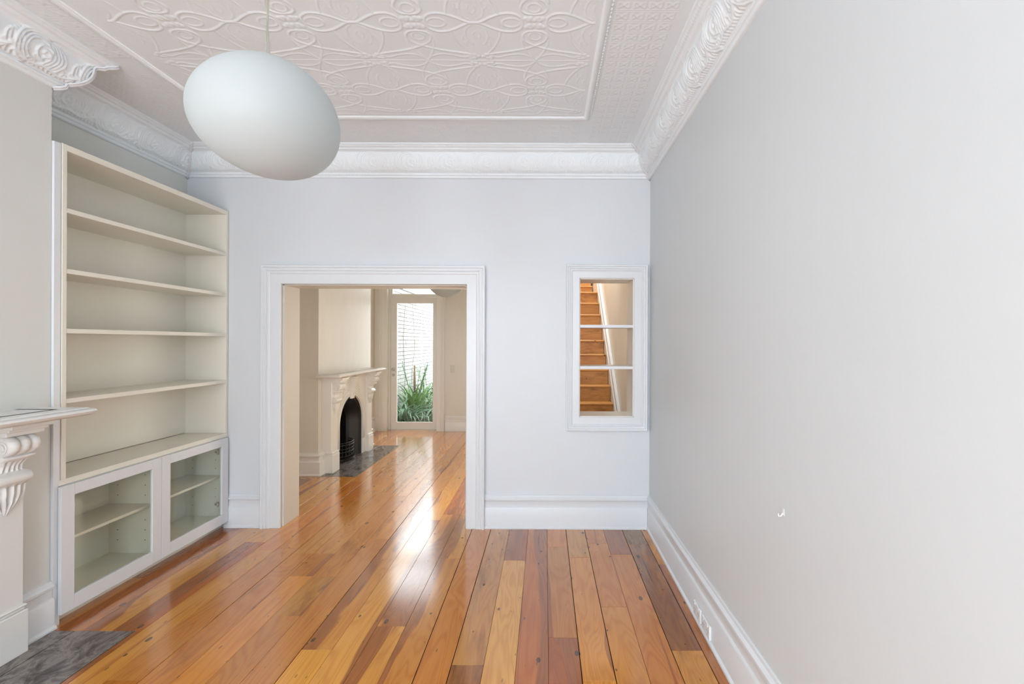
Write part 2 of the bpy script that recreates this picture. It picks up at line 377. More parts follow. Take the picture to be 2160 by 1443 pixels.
# slabs
# ------------------------------------------------------------------ floor boards
mb = MB().box(XL-.2, XR+.02, YF-.2, Y2+.2, -.12, -.022).box(XR, 1.1, YB2, 10.6, -.12, -.022)
floor = struct(mb.build('floor', DARK)); tag(floor, 'polished timber board floor running through both rooms')
OR = (200, 132, 54); OL = (214, 152, 72); TAN = (206, 152, 84); LT = (224, 171, 96); RED = (166, 90, 44); BR = (150, 104, 58); PK = (200, 134, 78); DK = (112, 62, 28)
known = {   # board index: [(end y, colour, heart, stain), ...] from the near end towards the far end
    5: [(.3, OR, .2, .3), (3.22, (190, 122, 62), .45, .5), (3.84, OL, .2, .5)],
    4: [(2.32, TAN, .2, .45), (3.54, (190, 128, 62), .35, .78), (3.84, (168, 128, 86), .2, .7)],
    3: [(.9, OR, .1, .2), (3.367, (204, 138, 80), .1, .2), (3.84, RED, .8, .3)],
    2: [(2.70, (212, 152, 90), .15, .25), (3.55, (204, 140, 84), .1, .3), (3.84, PK, .1, .2)],
    1: [(2.11, OL, .1, .2), (3.317, (216, 156, 100), .12, .25), (3.84, (214, 164, 118), .2, .3)],
    0: [(2.418, (170, 98, 52), .72, .2), (3.49, (196, 138, 88), .3, .2), (3.84, PK, .1, .2)],
    -1: [(1.2, OL, .2, .2), (3.84, (188, 118, 72), .68, .2)],
    -2: [(3.27, (224, 176, 122), .28, .2), (3.84, RED, .85, .2)],
    -3: [(2.21, (190, 130, 72), .3, .6), (3.84, (206, 154, 106), .05, .45)],
    -4: [(1.1, OR, .2, .2), (3.84, (200, 136, 78), .15, .3)],
    -5: [(3.296, (196, 138, 78), .5, .35), (4.9, (212, 156, 98), .62, .2), (6.8, OL, .3, .2), (8.2, OL, .2, .2)],
    -6: [(2.508, (212, 158, 98), .66, .3), (4.13, (214, 154, 96), .78, .2), (5.6, (184, 112, 68), .6, .5), (8.2, OL, .2, .2)],
    -7: [(4.0, (220, 168, 110), .36, .35), (6.4, LT, .2, .2), (8.2, OL, .1, .2)],
    -8: [(2.315, LT, .25, .25), (4.6, (216, 156, 94), .60, .25), (7.1, OL, .2, .2), (8.2, OL, .1, .2)],
    -9: [(1.3, OR, .2, .2), (3.62, (206, 142, 80), .12, .25), (5.2, (204, 146, 90), .2, .5), (8.2, OL, .2, .2)],
    -10: [(2.60, (202, 140, 78), .15, .35), (3.04, (198, 144, 84), .15, .5), (4.62, (206, 144, 80), .15, .4), (8.2, OL, .2, .2)],
    -11: [(3.04, (214, 150, 84), .15, .25), (3.365, OR, .15, .3), (4.55, (210, 152, 90), .15, .3), (6.1, OL, .2, .2), (8.2, OL, .2, .2)],
    -12: [(1.7, OR, .1, .2), (3.365, (200, 136, 76), .15, .45), (4.8, (212, 156, 92), .15, .25), (8.2, OL, .15, .2)],
    -13: [(2.1, OR, .2, .2), (3.45, (206, 144, 84), .15, .35), (5.5, (206, 142, 76), .15, .35), (8.2, OL, .2, .2)],
    -14: [(3.42, (214, 158, 92), .32, .25), (5.1, (206, 138, 72), .2, .3), (8.2, OL, .3, .2)],
    -15: [(3.55, (176, 104, 56), .80, .25), (5.3, (214, 158, 92), .3, .2), (8.2, OL, .3, .2)],
    -16: [(3.84, (214, 160, 100), .42, .4), (5.2, (224, 176, 112), .25, .3), (8.2, OL, .3, .2)],
    -17: [(3.9, (188, 122, 62), .66, .35), (5.2, OL, .55, .2), (8.2, OL, .3, .2)],
    -18: [(3.01, (196, 132, 66), .3, .3), (4.2, (138, 76, 38), .9, .2), (5.2, DK, .8, .2), (8.2, OL, .3, .2)],
    -19: [(3.01, (190, 126, 62), .3, .3), (8.2, OR, .3, .2)],
}
PW, PX0 = .157, .022
nseed = 0
HE1 = (-2.21, .92, 2.457); HE2 = (-2.19, 5.27, 6.87)     # hearth front x, y0, y1
def cut(x0, x1, y0, y1, hx, a, b):
    """board rectangle minus a hearth hole lying against the left wall"""
    if x0 >= hx or y1 <= a or y0 >= b: return [(x0, x1, y0, y1)]
    out = []
    if y0 < a: out.append((x0, x1, y0, a))
    if y1 > b: out.append((x0, x1, b, y1))
    if x1 > hx+.004: out.append((hx+.003, x1, max(y0, a), min(y1, b)))
    return out
for k in range(-20, 6):
    x0, x1 = PX0+PW*k, PX0+PW*(k+1)
    x0 = max(x0, XL+.002); x1 = min(x1, XR-.001)
    if x1-x0 < .01: continue
    segs = [(a_, (c_[0], c_[1], int(c_[2]*.88)), h_, s_) for a_, c_, h_, s_ in known[k]] if k in known else [(1.8, OR, .2, .2), (8.2, OL, .2, .2)]
    y = YF+.001
    if segs[0][0]-y > 2.6: segs = [(y+1.2+R.random()*1.2, OR, R.random()*.4, .25)]+list(segs)
    if x0 > -.66: segs = [q for q in segs]
    for (ye, colr, heart, stain) in segs:
        ye = min(ye, Y2+.18)
        if x0 >= -.46: ye = min(ye, YB+.25)
        elif x1 > -.46: ye = min(ye, Y2)
        ga = .0021 if k in (-12, -8, -4, -3, 1, 2, 4, 5) else .0008; gb = .0021 if k+1 in (-12, -8, -4, -3, 1, 2, 4, 5) else .0008
        rects = [(x0+ga, x1-gb, y, ye-.0012)]
        if ye > y+.05:
            rects2 = []
            for q in rects: rects2 += cut(*q, *HE1)
            rects3 = []
            for q in rects2: rects3 += cut(*q, *HE2)
            for (a, b, c, d) in rects3:
                if d-c < .01 or b-a < .006: continue
                dz = R.uniform(-.0007, 0)
                o = MB().box(a, b, c, d, -.022, dz, .0007).build('floorboard', WOOD, floor)
                nseed += 1
                j = R.uniform(.95, 1.05)
                o.color = srgb(*[min(255, q*j) for q in colr]); o['seed'] = float(nseed)*1.37; o['heart'] = float(heart); o['stain'] = float(stain)
        y = ye
# ------------------------------------------------------------------ hearths
def hearth(hx, bx, y0, y1, xs, label):
    t = empty('hearth', ((hx+bx)/2, (y0+y1)/2, 0), label, 'hearth', None)
    MB().box(bx-.3, hx, y0, y1, -.021, -.006).build('grout_bed', simple('pale_grout', (.74, .70, .66, 1), .6), t)
    MB().box(xs+.0035, hx-.004, y0+.004, y1-.003, -.006, .001, .0008).build('tile', MARBLE, t)
    MB().box(bx-.28, xs-.0035, y0+.004, y1-.003, -.006, .001, .0008).build('tile', MARBLE, t)
    MB().box(hx-.003, hx+.001, y0, y1, -.006, .0015).build('edge_strip', STEEL, t)
    return t
hearth(HE1[0], BX+.02, HE1[1], HE1[2], -2.533, 'grey marble hearth in the front room floor, at the left edge')
hearth(HE2[0], CX+.02, HE2[1], HE2[2], -2.49, 'grey marble hearth in front of the arched cast iron fireplace')

# ------------------------------------------------------------------ skirtings
SK = [(0, 0), (.028, 0), (.028, .012), (.021, .020), (.018, .022), (.018, .166), (.014, .176), (.009, .180), (.009, .228), (.013, .234), (.020, .238), (.021, .252), (.015, .260), (.009, .264), (.008, .278), (0, .280)]
def skirt(name, path, side, mat=TRIM, ds=1.0, zs=1.0, taper=False):
    mb = MB().sweep(path, [(d*ds, z*zs) for d, z in SK], XYZ, side)
    if taper: mb.v = [(x, y, z*(1+(YB-max(y, 0))*.066 if z > .03 else 1)) for x, y, z in mb.v]
    return struct(mb.build(name, mat, auto=35))
skirt('baseboard_right', [(XR, YF), (XR, YB)], 1, taper=True)
skirt('baseboard_back', [(XR-.02, YB), (-.512, YB)], 1)
skirt('baseboard_back_left', [(-2.389, YB), (-2.69, YB)], 1)
skirt('baseboard_chimney', [(BX, 2.28), (BX, B1)], -1, ds=1.5, zs=.93)
skirt('baseboard_chimney_near', [(BX, B0), (BX, 1.04)], -1, ds=1.5, zs=.93)
skirt('baseboard_rear', [(XL, YF), (XR, YF)], 1)
skirt('baseboard_dining_left', [(XL2, YB2), (XL2, C0), (CX, C0), (CX, 5.42)], -1, CREAMTRIM, 2.0, .93)
skirt('baseboard_dining_alcove', [(CX, 6.66), (CX, C1), (XL2, C1), (XL2, Y2), (-2.955, Y2)], -1, CREAMTRIM, 1.6, .93)
skirt('baseboard_dining_far', [(-1.75, Y2), (-.45, Y2)], -1, CREAMTRIM, 1.2, .93)

# ------------------------------------------------------------------ door and hatch casings
CP = [(0, -.005), (0, .022), (.003, .026), (.010, .026), (.078, .026), (.082, .030), (.088, .034), (.096, .034), (.100, .030), (.104, .030), (.108, .038), (.118, .040), (.124, .036), (.128, .036), (.133, .044), (.146, .046), (.150, .042), (.150, 0)]
FR = lambda a, b, h: (a, YB-h, b)      # flat on the near face of the back wall
sc = [(d*1.06, h) for d, h in CP]
o = MB().sweep([(OX0, 0), (OX0, OZ), (OX1, OZ), (OX1, 0)], [(d*1.04, h) for d, h in CP], FR, 1).build('trim_1', TRIM, auto=35); struct(o)
struct(MB().box(OX0, OX0+.010, YB+.02, YB2, 0, OZ).box(OX1-.010, OX1, YB+.02, YB2, 0, OZ).box(OX0, OX1, YB+.02, YB2, OZ-.008, OZ).build('trim_2', paint('jamb_paint', (.66, .61, .54, 1), .4, .02, .06, 90)))
cp2 = [(d*.112/.150, h) for d, h in CP]
struct(MB().sweep([(WX0, WZ0), (WX0, WZ1), (WX1, WZ1), (WX1, WZ0)], cp2, FR, 1, closed=True).build('trim_3', TRIM, auto=35))
hs = empty('hatch_shelving', ((WX0+WX1)/2, YB+.12, WZ0), 'white painted open hatch with two thin shelves, looking through to the stair', 'shelf')
MB().box(WX0, WX0+.006, YB-.01, YB2, WZ0, WZ1).build('side_lining', CREAMTRIM, hs); MB().box(WX1-.006, WX1, YB-.01, YB2, WZ0, WZ1).build('side_lining', CREAMTRIM, hs)
MB().box(WX0, WX1, YB-.01, YB2, WZ0, WZ0+.006).build('sill_lining', CREAMTRIM, hs); MB().box(WX0, WX1, YB-.01, YB2, WZ1-.006, WZ1).build('head_lining', CREAMTRIM, hs)
for z in (1.704, 1.356): MB().box(WX0+.006, WX1-.006, YB-.012, YB2-.02, z-.0125, z+.0125, .002).build('shelf', TRIM, hs)

# ------------------------------------------------------------------ relief tools
def crom(pts, n=14):
    P = [np.array(p, float) for p in pts]; P = [2*P[0]-P[1]]+P+[2*P[-1]-P[-2]]; out = []
    for i in range(1, len(P)-2):
        for t in np.linspace(0, 1, n, endpoint=False):
            a, b, c, d = P[i-1:i+3]; out.append(.5*((2*b)+(-a+c)*t+(2*a-5*b+4*c-d)*t*t+(-a+3*b-3*c+d)*t**3))
    out.append(P[-2]); return np.array(out)
def ell(cx, cy, rx, ry, a0=0, a1=2*PI, n=60):
    t = np.linspace(a0, a1, n); return np.stack([cx+rx*np.cos(t), cy+ry*np.sin(t)], 1)
def relief(U, V, strokes, sx=1, sy=1):
    """height of a set of rounded ridges; strokes: (points, half width, height)"""
    H = np.zeros(U.shape)
    for pts, w, h in strokes:
        pts = np.asarray(pts); lo = pts.min(0)-w/min(sx, sy)*1.1; hi = pts.max(0)+w/min(sx, sy)*1.1
        m = (U >= lo[0]) & (U <= hi[0]) & (V >= lo[1]) & (V <= hi[1])
        if not m.any(): continue
        u, v = U[m], V[m]; d2 = np.full(u.shape, 9.)
        for a, b in zip(pts[:-1], pts[1:]):
            e = (b-a)*(sx, sy); L = max((e**2).sum(), 1e-12); q = ((u-a[0])*sx*e[0]+(v-a[1])*sy*e[1])/L; q = np.clip(q, 0, 1)
            d2 = np.minimum(d2, ((u-a[0])*sx-q*e[0])**2+((v-a[1])*sy-q*e[1])**2)
        r = np.clip(1-d2/(w*w), 0, 1); H[m] = np.maximum(H[m], h*np.sqrt(r)*(.4+.6*r))
    return H
# ------------------------------------------------------------------ cornice
prof = [(.185, 0), (.185, .010), (.180, .014), (.172, .014), (.170, .020), (.160, .026), (.150, .026), (.148, .030), (.146, .036)]
cove = crom([(.140, .040), (.118, .048), (.112, .062), (.110, .085), (.104, .112), (.088, .145), (.064, .172), (.036, .190)], 6)
prof2 = [(.030, .192), (.034, .198), (.033, .206), (.026, .210), (.020, .210), (.022, .216), (.020, .224), (.012, .228), (0, .228)]
PR = np.array(prof+[tuple(q) for q in cove]+prof2)
i0, i1 = len(prof), len(prof)+len(cove)
PER = .31
def motif():
    S, T = np.meshgrid(np.linspace(0, 1, 104), np.linspace(0, 1, 60), indexing='ij')
    st = []
    for sh in (-1, 0, 1):
        A = lambda p: np.asarray(p)+np.array([sh, 0])
        for r, w in ((1.0, .009), (.86, .006), (.72, .006), (.58, .005)):
            st.append((A(ell(.46, .50, .36*r, .52*r, -1.2, 1.9)), w, .012))
        st.append((A(ell(.40, .50, .12, .19, -1.6, 2.6)), .007, .010)); st.append((A(ell(.38, .50, .05, .08, 0, 5)), .008, .011))
        st.append((A(crom([(-.15, .30), (.05, .14), (.30, .18), (.52, .12), (.72, .22), (.86, .38)])), .009, .010))
        for q in range(5):
            a0 = .10+.055*q; st.append((A(crom([(a0+.04, .24), (a0-.02, .48), (a0+.03, .70), (a0+.12, .84)])), .006, .009))
            b0 = .70+.05*q; st.append((A(crom([(b0, .92-.06*q), (b0+.05, .74-.05*q), (b0+.02, .52-.05*q), (b0-.05, .34)])), .0055, .008))
        for i in range(15):
            q_ = i/15+.03; st.append((A(crom([(q_, .05), (q_+.03, .12), (q_+.02+.03*math.sin(i*2.3), .22)])), .006, .009))
        for i in range(9): q_ = i/9; st.append((A(crom([(q_+.05, .28), (q_+.08, .33), (q_+.06, .41)])), .0055, .006))
    H = relief(S, T, st, PER, .20)
    fade = np.clip((1-T)*6, 0, 1)
    return H*fade
MOT = motif()
def sample(s, t):
    a = (np.mod(s, PER)/PER)*(MOT.shape[0]-1); b = np.clip(t, 0, 1)*(MOT.shape[1]-1)
    i = np.floor(a).astype(int); j = np.floor(b).astype(int); i2 = np.minimum(i+1, MOT.shape[0]-1); j2 = np.minimum(j+1, MOT.shape[1]-1); fa, fb = a-i, b-j
    return (MOT[i, j]*(1-fa)*(1-fb)+MOT[i2, j]*fa*(1-fb)+MOT[i, j2]*(1-fa)*fb+MOT[i2, j2]*fa*fb)
def cornice(names, poly, res, soft):
    n = len(poly); P = [np.array(p, float) for p in poly]; mv = []
    for i in range(n):
        e = [P[i]-P[i-1], P[(i+1) % n]-P[i]]; nn = [np.array([-q[1], q[0]])/np.linalg.norm(q) for q in e]
        mv.append((nn[0]+nn[1])/(1+nn[0].dot(nn[1])))
    rows = []                                        # finer rows over the ornamented cove
    tt = []; 
    for i in range(len(PR)-1):
        rows.append(PR[i]); tt.append(None)
    rows.append(PR[-1]); rows = np.array(rows); K = len(rows)
    arc = np.zeros(K); 
    for i in range(i0+1, i1): arc[i] = arc[i-1]+np.linalg.norm(rows[i]-rows[i-1])
    tot = arc[i1-1]; tpar = np.full(K, -1.); tpar[i0:i1] = 1-arc[i0:i1]/tot
    tan = np.gradient(rows, axis=0); nrm = np.stack([tan[:, 1], -tan[:, 0]], 1); nrm /= np.linalg.norm(nrm, axis=1)[:, None]
    nrm *= np.where(nrm[:, 0:1]*1+nrm[:, 1:2]*1 < 0, -1, 1)     # out of the corner: away from the wall, downwards
    for i in range(n):
        if names[i] is None: continue
        a, b = P[i], P[(i+1) % n]; L = np.linalg.norm(b-a); u = (b-a)/L; nn = np.array([-u[1], u[0]])
        N = max(3, int(L/res[i])); f = np.linspace(0, 1, N)[:, None]
        st = mv[i].dot(u)*rows[:, 0][None]; en = L+mv[(i+1) % n].dot(u)*rows[:, 0][None]
        s = st+(en-st)*f
        H = np.where(tpar[None] >= 0, sample(s, np.maximum(tpar, 0)[None]+0*s), 0)*soft[i]
        beads = .0022*(np.abs(np.sin(s*PI/.022)))
        H[:, 4:6] += beads[:, 4:6]; H[:, i1+1:i1+3] += beads[:, i1+1:i1+3]*.8
        d = rows[:, 0][None]+nrm[:, 0][None]*H; h = rows[:, 1][None]+nrm[:, 1][None]*H
        XY = a[None, None]+u*s[..., None]+nn*d[..., None]
        G = np.concatenate([XY, (ZC-h)[..., None]], -1)
        o = grid_obj(names[i], G, PLASTER if i not in () else TRIM); fixn(o.data); struct(o)
    return mv
poly = [(XR, YF), (XR, YB), (XL, YB), (XL, B1), (BX, B1), (BX, B0), (XL, B0), (XL, YF)]
nm = ['cornice_right', 'cornice_back', 'cornice_alcove', 'cornice_chimney_side', 'cornice_chimney', 'cornice_chimney_near', 'cornice_left', 'cornice_rear']
# finer rows
def refine():
    global PR, i0, i1
    new = list(PR[:i0]); c = PR[i0:i1]; s = np.concatenate([[0], np.cumsum(np.linalg.norm(np.diff(c, axis=0), axis=1))]); q = np.linspace(0, s[-1], 52)
    c2 = np.stack([np.interp(q, s, c[:, 0]), np.interp(q, s, c[:, 1])], 1); PR = np.array(new+[tuple(p) for p in c2]+[tuple(p) for p in PR[i1:]]); i1 = i0+52
refine()
MV = cornice(nm, poly, [.0042, .0042, .0042, .0042, .0042, .02, .02, .02], [.62, .4, .7, .7, .85, .6, .6, .6])
for idx, wname in ((1, 'trim_4'), (2, 'trim_5'), (4, 'trim_6')):      # moulded leaf covering each visible mitre
    b = np.array(poly[idx], float); pts = [(*(b+MV[idx]*(d+(.004 if True else 0))), ZC-h-.003) for d, h in PR[::3]]
    mb = MB().tube(pts, .010, 8)
    d0 = MV[idx]/np.linalg.norm(MV[idx]); side = np.array([-d0[1], d0[0]])
    for sgn in (-1, 1): mb.tube([(p[0]+sgn*side[0]*.013, p[1]+sgn*side[1]*.013, p[2]+.003) for p in pts], .006, 6)
    struct(mb.build(wname, TRIM, smooth=True))
# ------------------------------------------------------------------ ceiling
cl = struct(MB().box(XL-.2, XR+.2, YF-.2, YB+.1, ZC, ZC+.12).build('ceiling', PLASTER)); tag(cl, 'white pressed metal ceiling with a raised floral pattern')
TILE = .61
def tile_mesh():
    N = 156; g = np.linspace(-.5, .5, N); U, V = np.meshgrid(g, g, indexing='ij')
    base = []
    A = crom([(.5, 0), (.44, .012), (.36, .060), (.27, .100), (.18, .105), (.115, .065), (.098, 0)])
    base += [(A, .0085, .0085)]
    base += [(ell(.19, 0, .075, .052), .0065, .0055)]
    C = crom([(0, .095), (.07, .11), (.105, .16), (.085, .225), (.03, .27), (-.06, .315), (-.18, .355), (-.32, .385), (-.43, .41)]); base += [(C, .0075, .0085)]
    base += [(ell(0, .165, .052, .048), .006, .0055)]
    base += [(crom([(0, .5), (.035, .44), (.075, .37), (.105, .29), (.115, .22)]), .0055, .006)]
    base += [(crom([(0, .5), (.025, .462), (.08, .425), (.16, .408), (.26, .425), (.34, .452), (.42, .435)]), .006, .006)]
    base += [(crom([(.29, .10), (.31, .19), (.36, .30), (.43, .40)]), .006, .0065)]
    base += [(crom([(.47, .03), (.42, .08), (.405, .15), (.42, .22), (.45, .27)]), .006, .004)]
    base += [(crom([(.405, .15), (.38, .17), (.37, .21)]), .005, .0035), (crom([(.42, .22), (.395, .25), (.40, .29)]), .005, .0035), (crom([(.5, .10), (.47, .14), (.48, .19)]), .005, .0035)]
    for (x, y) in ((.40, .435), (.44, .46), (.445, .415), (.475, .44), (.41, .465)): base += [(ell(x, y, .010, .008, n=16), .009, .008)]
    for (x, y) in ((.045, .03), (.03, .055), (.07, .05), (.0, .03)): base += [(ell(x, y, .008, .008, n=16), .010, .009)]
    Hh = None
    for fx in (1, -1):
        for fy in (1, -1):
            s_ = [(np.asarray(p)*(fx, fy), w, h) for p, w, h in base]; q = relief(U, V, s_, TILE, TILE); Hh = q if Hh is None else np.maximum(Hh, q)
    Hh = np.maximum(Hh, relief(U, V, [(np.array([(-.5, .5), (.5, .5)]), .004, .004), (np.array([(-.5, -.5), (.5, -.5)]), .004, .004)], TILE, TILE))
    G = np.stack([U*TILE, V*TILE, -Hh*.40], -1); return G
G = tile_mesh(); proto = None
for i, cx in enumerate((-.06, -.67, -1.28, -1.89)):
    for j, cy in enumerate((2.891, 2.281, 1.671, 1.061, .451)):
        if proto is None:
            proto = grid_obj('ceiling_panel', G, PLASTER, None); proto.parent = cl; fixn(proto.data)
            if proto.data.polygons[0].normal.z > 0: proto.data.flip_normals()
            o = proto
        else:
            o = proto.copy(); COL.objects.link(o)
        o.location = (cx, cy, ZC-.0015)
# raised bead round the patterned field
PX_0, PX_1, PY_0, PY_1 = -2.295, .275, .10, 3.232
def bead_frame():
    pth = [(PX_0, PY_0), (PX_1, PY_0), (PX_1, PY_1), (PX_0, PY_1)]
    pf = [(-.006, .0)]+[(.016-.020*math.cos(a), .016*math.sin(a)+.001) for a in np.linspace(0, PI, 9)]+[(.040, 0)]
    mb = MB().sweep(pth, pf, lambda a, b, h: (a, b, ZC-h), -1, closed=True)
    o = mb.build('border_bead', PLASTER, cl, auto=50)
    m2 = MB(); ico = [(math.cos(a), math.sin(a)) for a in np.linspace(0, 2*PI, 7)[:-1]]
    def bead(x, y):
        vs_ = [(x, y, ZC-.011)]+[(x+.009*c, y+.009*s, ZC-.007) for c, s in ico]+[(x+.011*c, y+.011*s, ZC+.001) for c, s in ico]
        m2.add(vs_, [(0, 1+i, 1+(i+1) % 6) for i in range(6)]+[(1+i, 7+i, 7+(i+1) % 6, 1+(i+1) % 6) for i in range(6)])
    e = .036
    for i in range(int((PY_1-PY_0)/.026)):
        y = PY_0+i*.026; bead(PX_1+e, y); bead(PX_0-e, y)
    for i in range(int((PX_1-PX_0)/.026)):
        x = PX_0+i*.026; bead(x, PY_1+e); bead(x, PY_0-e)
    q = m2.build('border_beads', PLASTER, cl, smooth=True); q['kind'] = 'stuff'
bead_frame()
def border_cells():
    c = .0765; N = 14; g = np.linspace(-.5, .5, N); U, V = np.meshgrid(g, g, indexing='ij')
    st = [(np.array([(-.26, -.24), (.26, .24)]), .0045, .0032), (np.array([(-.26, .24), (.26, -.24)]), .0045, .0032),
          (np.array([(-.5, .40), (.5, .40)]), .004, .0030), (np.array([(-.5, -.44), (.5, -.44)]), .0035, .0020),
          (np.array([(-.34, -.3), (-.34, .3)]), .0035, .0022), (np.array([(.34, -.3), (.34, .3)]), .0035, .0022)]
    H = relief(U, V, st, c, c); V0 = np.stack([U*c, V*c, -H], -1).reshape(-1, 3); I = np.arange(N*N).reshape(N, N)
    F0 = np.stack([I[:-1, :-1], I[:-1, 1:], I[1:, 1:], I[1:, :-1]], -1).reshape(-1, 4)
    Vs, Fs, n = [], [], 0
    def run(x0, x1, y0, y1):
        nonlocal n
        nx, ny = int((x1-x0)/c), int((y1-y0)/c)
        for i in range(nx):
            for j in range(ny):
                Vs.append(V0+np.array([x0+(i+.5)*c, y1-(j+.5)*c, ZC-.0008])); Fs.append(F0+n); n += N*N
    run(PX_1+.055, XR-.18, 1.55, YB-.19); run(XL+.19, PX_0-.05, B1+.19, YB-.19); run(PX_0-.05, PX_1+.055, PY_1+.055, YB-.19); run(BX+.19, PX_0-.05, 1.55, B1+.1)
    o = np_obj('border_sheet', np.concatenate(Vs), np.concatenate(Fs), PLASTER, cl, True); o['kind'] = 'stuff'
border_cells()
# ------------------------------------------------------------------ street windows behind the camera
for i, (a, b, c, d) in enumerate(REARW):
    w = MB(); f_ = .06
    w.box(a, a+f_, YF-.16, YF-.10, c, d).box(b-f_, b, YF-.16, YF-.10, c, d).box(a, b, YF-.16, YF-.10, c, c+f_).box(a, b, YF-.16, YF-.10, d-f_, d).box(a, b, YF-.17, YF-.11, (c+d)/2-.03, (c+d)/2+.03)
    o = struct(w.build('window_%d' % (i+2), TRIM)); MB().box(a+f_, b-f_, YF-.14, YF-.135, c+f_, d-f_).build('pane', GLASS, o)
o = MB()
for q_ in ((-2.10, -2.04, .6, 2.6), (-.86, -.80, .6, 2.6), (-2.04, -.86, .6, .66), (-2.04, -.86, 2.54, 2.6), (-2.04, -.86, 1.57, 1.63)): o.box(XL-.16, XL-.10, q_[0], q_[1], q_[2], q_[3])
o = struct(o.build('window_5', TRIM)); MB().box(XL-.14, XL-.135, -2.04, -.86, .66, 2.54).build('pane', GLASS, o)  # unseen side window, added to brighten the right wall
# ------------------------------------------------------------------ bookcase with glazed cabinet
bf, by0, by1 = -2.672, 2.516, 3.836
bk = empty('bookcase', (bf-.16, (by0+by1)/2, 0), 'tall white built-in bookcase with glass-fronted cupboard filling the alcove', 'bookcase')
t_ = .025; bb = XL+.004
MB().box(bb, bf, by0, by0+t_, .796, 2.66, .0015).build('side_panel', CASE, bk); MB().box(bb, bf, by1-t_, by1, .796, 2.66, .0015).build('side_panel', CASE, bk)
MB().box(bb, bf, by0+t_, by1-t_, 2.625, 2.66, .0015).build('top_panel', CASE, bk)
MB().box(bb, bb+.012, by0+t_, by1-t_, .80, 2.625).build('back_panel', CASE, bk)
for z in (2.307, 1.968, 1.633, 1.241): MB().box(bb+.012, bf-.002, by0+t_, by1-t_, z-.026, z, .0012).build('shelf', CASE, bk)
MB().box(bb, bf, by0-.012, by1, .764, .796, .0015).build('counter', CASE, bk)
# cupboard carcass
cab = MB().box(bb, bf-.004, by0-.013, by0+.014, .07, .762).box(bb, bf-.004, by1-.018, by1, .07, .762).box(bb, bf-.004, by0+.014, by1-.018, .748, .762)
cab.box(bb, bf-.004, by0+.014, by1-.018, .07, .10).box(bb, bb+.01, by0+.014, by1-.018, .10, .748).box(bb+.01, bf-.006, 3.147, 3.165, .10, .748)
cc = cab.build('cupboard_carcass', INNER, bk)
MB().box(bb, bf-.05, by0, by1, 0, .07).build('kickboard', CASE, bk)
for a, b in ((by0+.014, 3.147), (3.165, by1-.018)): MB().box(bb+.01, bf-.045, a, b, .425, .443, .0015).build('cupboard_shelf', CASE, bk)
MB().box(bf-.03, bf-.004, by0-.038, by0-.004, 0, 2.655).build('filler_strip', TRIM, bk)
pins = MB()
for yy in (3.146, by1-.0185):
    for xx in (-2.95, -2.76):
        for z in (.19, .26, .33, .50, .57, .64):
            pins.tube([(xx, yy, z), (xx, yy-.0015, z)], .0030, 6)
pins.build('pin_hole', DARK, bk)['kind'] = 'stuff'
def door(y0, y1, hinge):
    x0, x1 = bf-.002, bf+.018; z0, z1 = .055, .760; s = .072; rt, rb = .062, .082
    st = [(y0, z0), (y1, z0), (y1, z1), (y0, z1)]
    d = MB()
    # frame as a mitreless plate with a hole, edges softened
    d.box(x0, x1, y0, y0+s, z0, z1, .0015).box(x0, x1, y1-s, y1, z0, z1, .0015).box(x0, x1, y0+s, y1-s, z0, z0+rb, .0004).box(x0, x1, y0+s, y1-s, z1-rt, z1, .0004)
    o = d.build('door', TRIM, bk)
    MB().box(x0+.006, x0+.011, y0+s-.004, y1-s+.004, z0+rb-.004, z1-rt+.004).build('pane', GLASSG, o)
    if hinge:
        for z in (z0+.17, z1-.105):
            MB().box(x0-.035, x0-.004, y1-s-.012, y1-s+.0, z-.008, z+.008, .002).box(x0-.018, x0-.008, y1-s-.014, y1-s+.002, z-.020, z+.020, .002).build('hinge', STEEL, o)
    return o
door(2.500, 3.1545, False); door(3.1575, 3.818, True)

# ------------------------------------------------------------------ pendant lamp
def egg(name, c, a, b, tilt, eg, label, cord_top, grp=None):
    t = empty(name, c, label, 'lamp', grp)
    nu, nv = 64, 96; u = np.linspace(0.002, PI-.002, nu)[:, None]; v = np.linspace(0, 2*PI, nv)[None]
    S = np.stack([np.sin(u)*np.cos(v), np.sin(u)*np.sin(v), np.cos(u)*np.ones_like(v)], -1); P = S*np.array([a, a, b])
    P[..., 1:3] *= (1-eg*S[..., 0:1]); ct, st = math.cos(tilt), math.sin(tilt)
    Q = np.stack([P[..., 0]*ct+P[..., 2]*st, P[..., 1], -P[..., 0]*st+P[..., 2]*ct], -1)+np.array(c)
    o = grid_obj('shade', Q, OPAL, t); bm = bmesh.new(); bm.from_mesh(o.data); bmesh.ops.remove_doubles(bm, verts=bm.verts, dist=.0008); bmesh.ops.recalc_face_normals(bm, faces=bm.faces); bm.to_mesh(o.data); bm.free()
    for p in o.data.polygons: p.use_smooth = True
    top = c[2]+b-.001; x, y = c[0]+.004, c[1]
    MB().tube([(x, y, top-.004), (x, y, top+.007)], [.010, .006], 12).build('cord_grip', STEEL, t)
    mb = MB()
    n = 40
    for s in (-1, 1):
        mb.tube([(x+s*(.0022+.0012*math.sin(i*.5+s)), y, top+.004+(cord_top-top-.004)*i/n) for i in range(n+1)], .0016, 6)
    mb.build('cord', CORD, t)
    MB().tube([(x, y, cord_top), (x, y, cord_top-.012), (x, y, cord_top-.022)], [.05, .05, .03], 24).build('ceiling_rose', PLAST, t)
    return t
egg('pendant_lamp', (-.923, 1.5, 2.297), .2205, .1815, .053, -.1, 'large white opal glass egg-shaped pendant lamp hanging in front room', ZC)
egg('pendant_lamp', (-1.31, 6.0, 2.345), .232, .19, 0, -.05, 'cream glass bowl of pendant lamp just showing under the opening head', ZC)

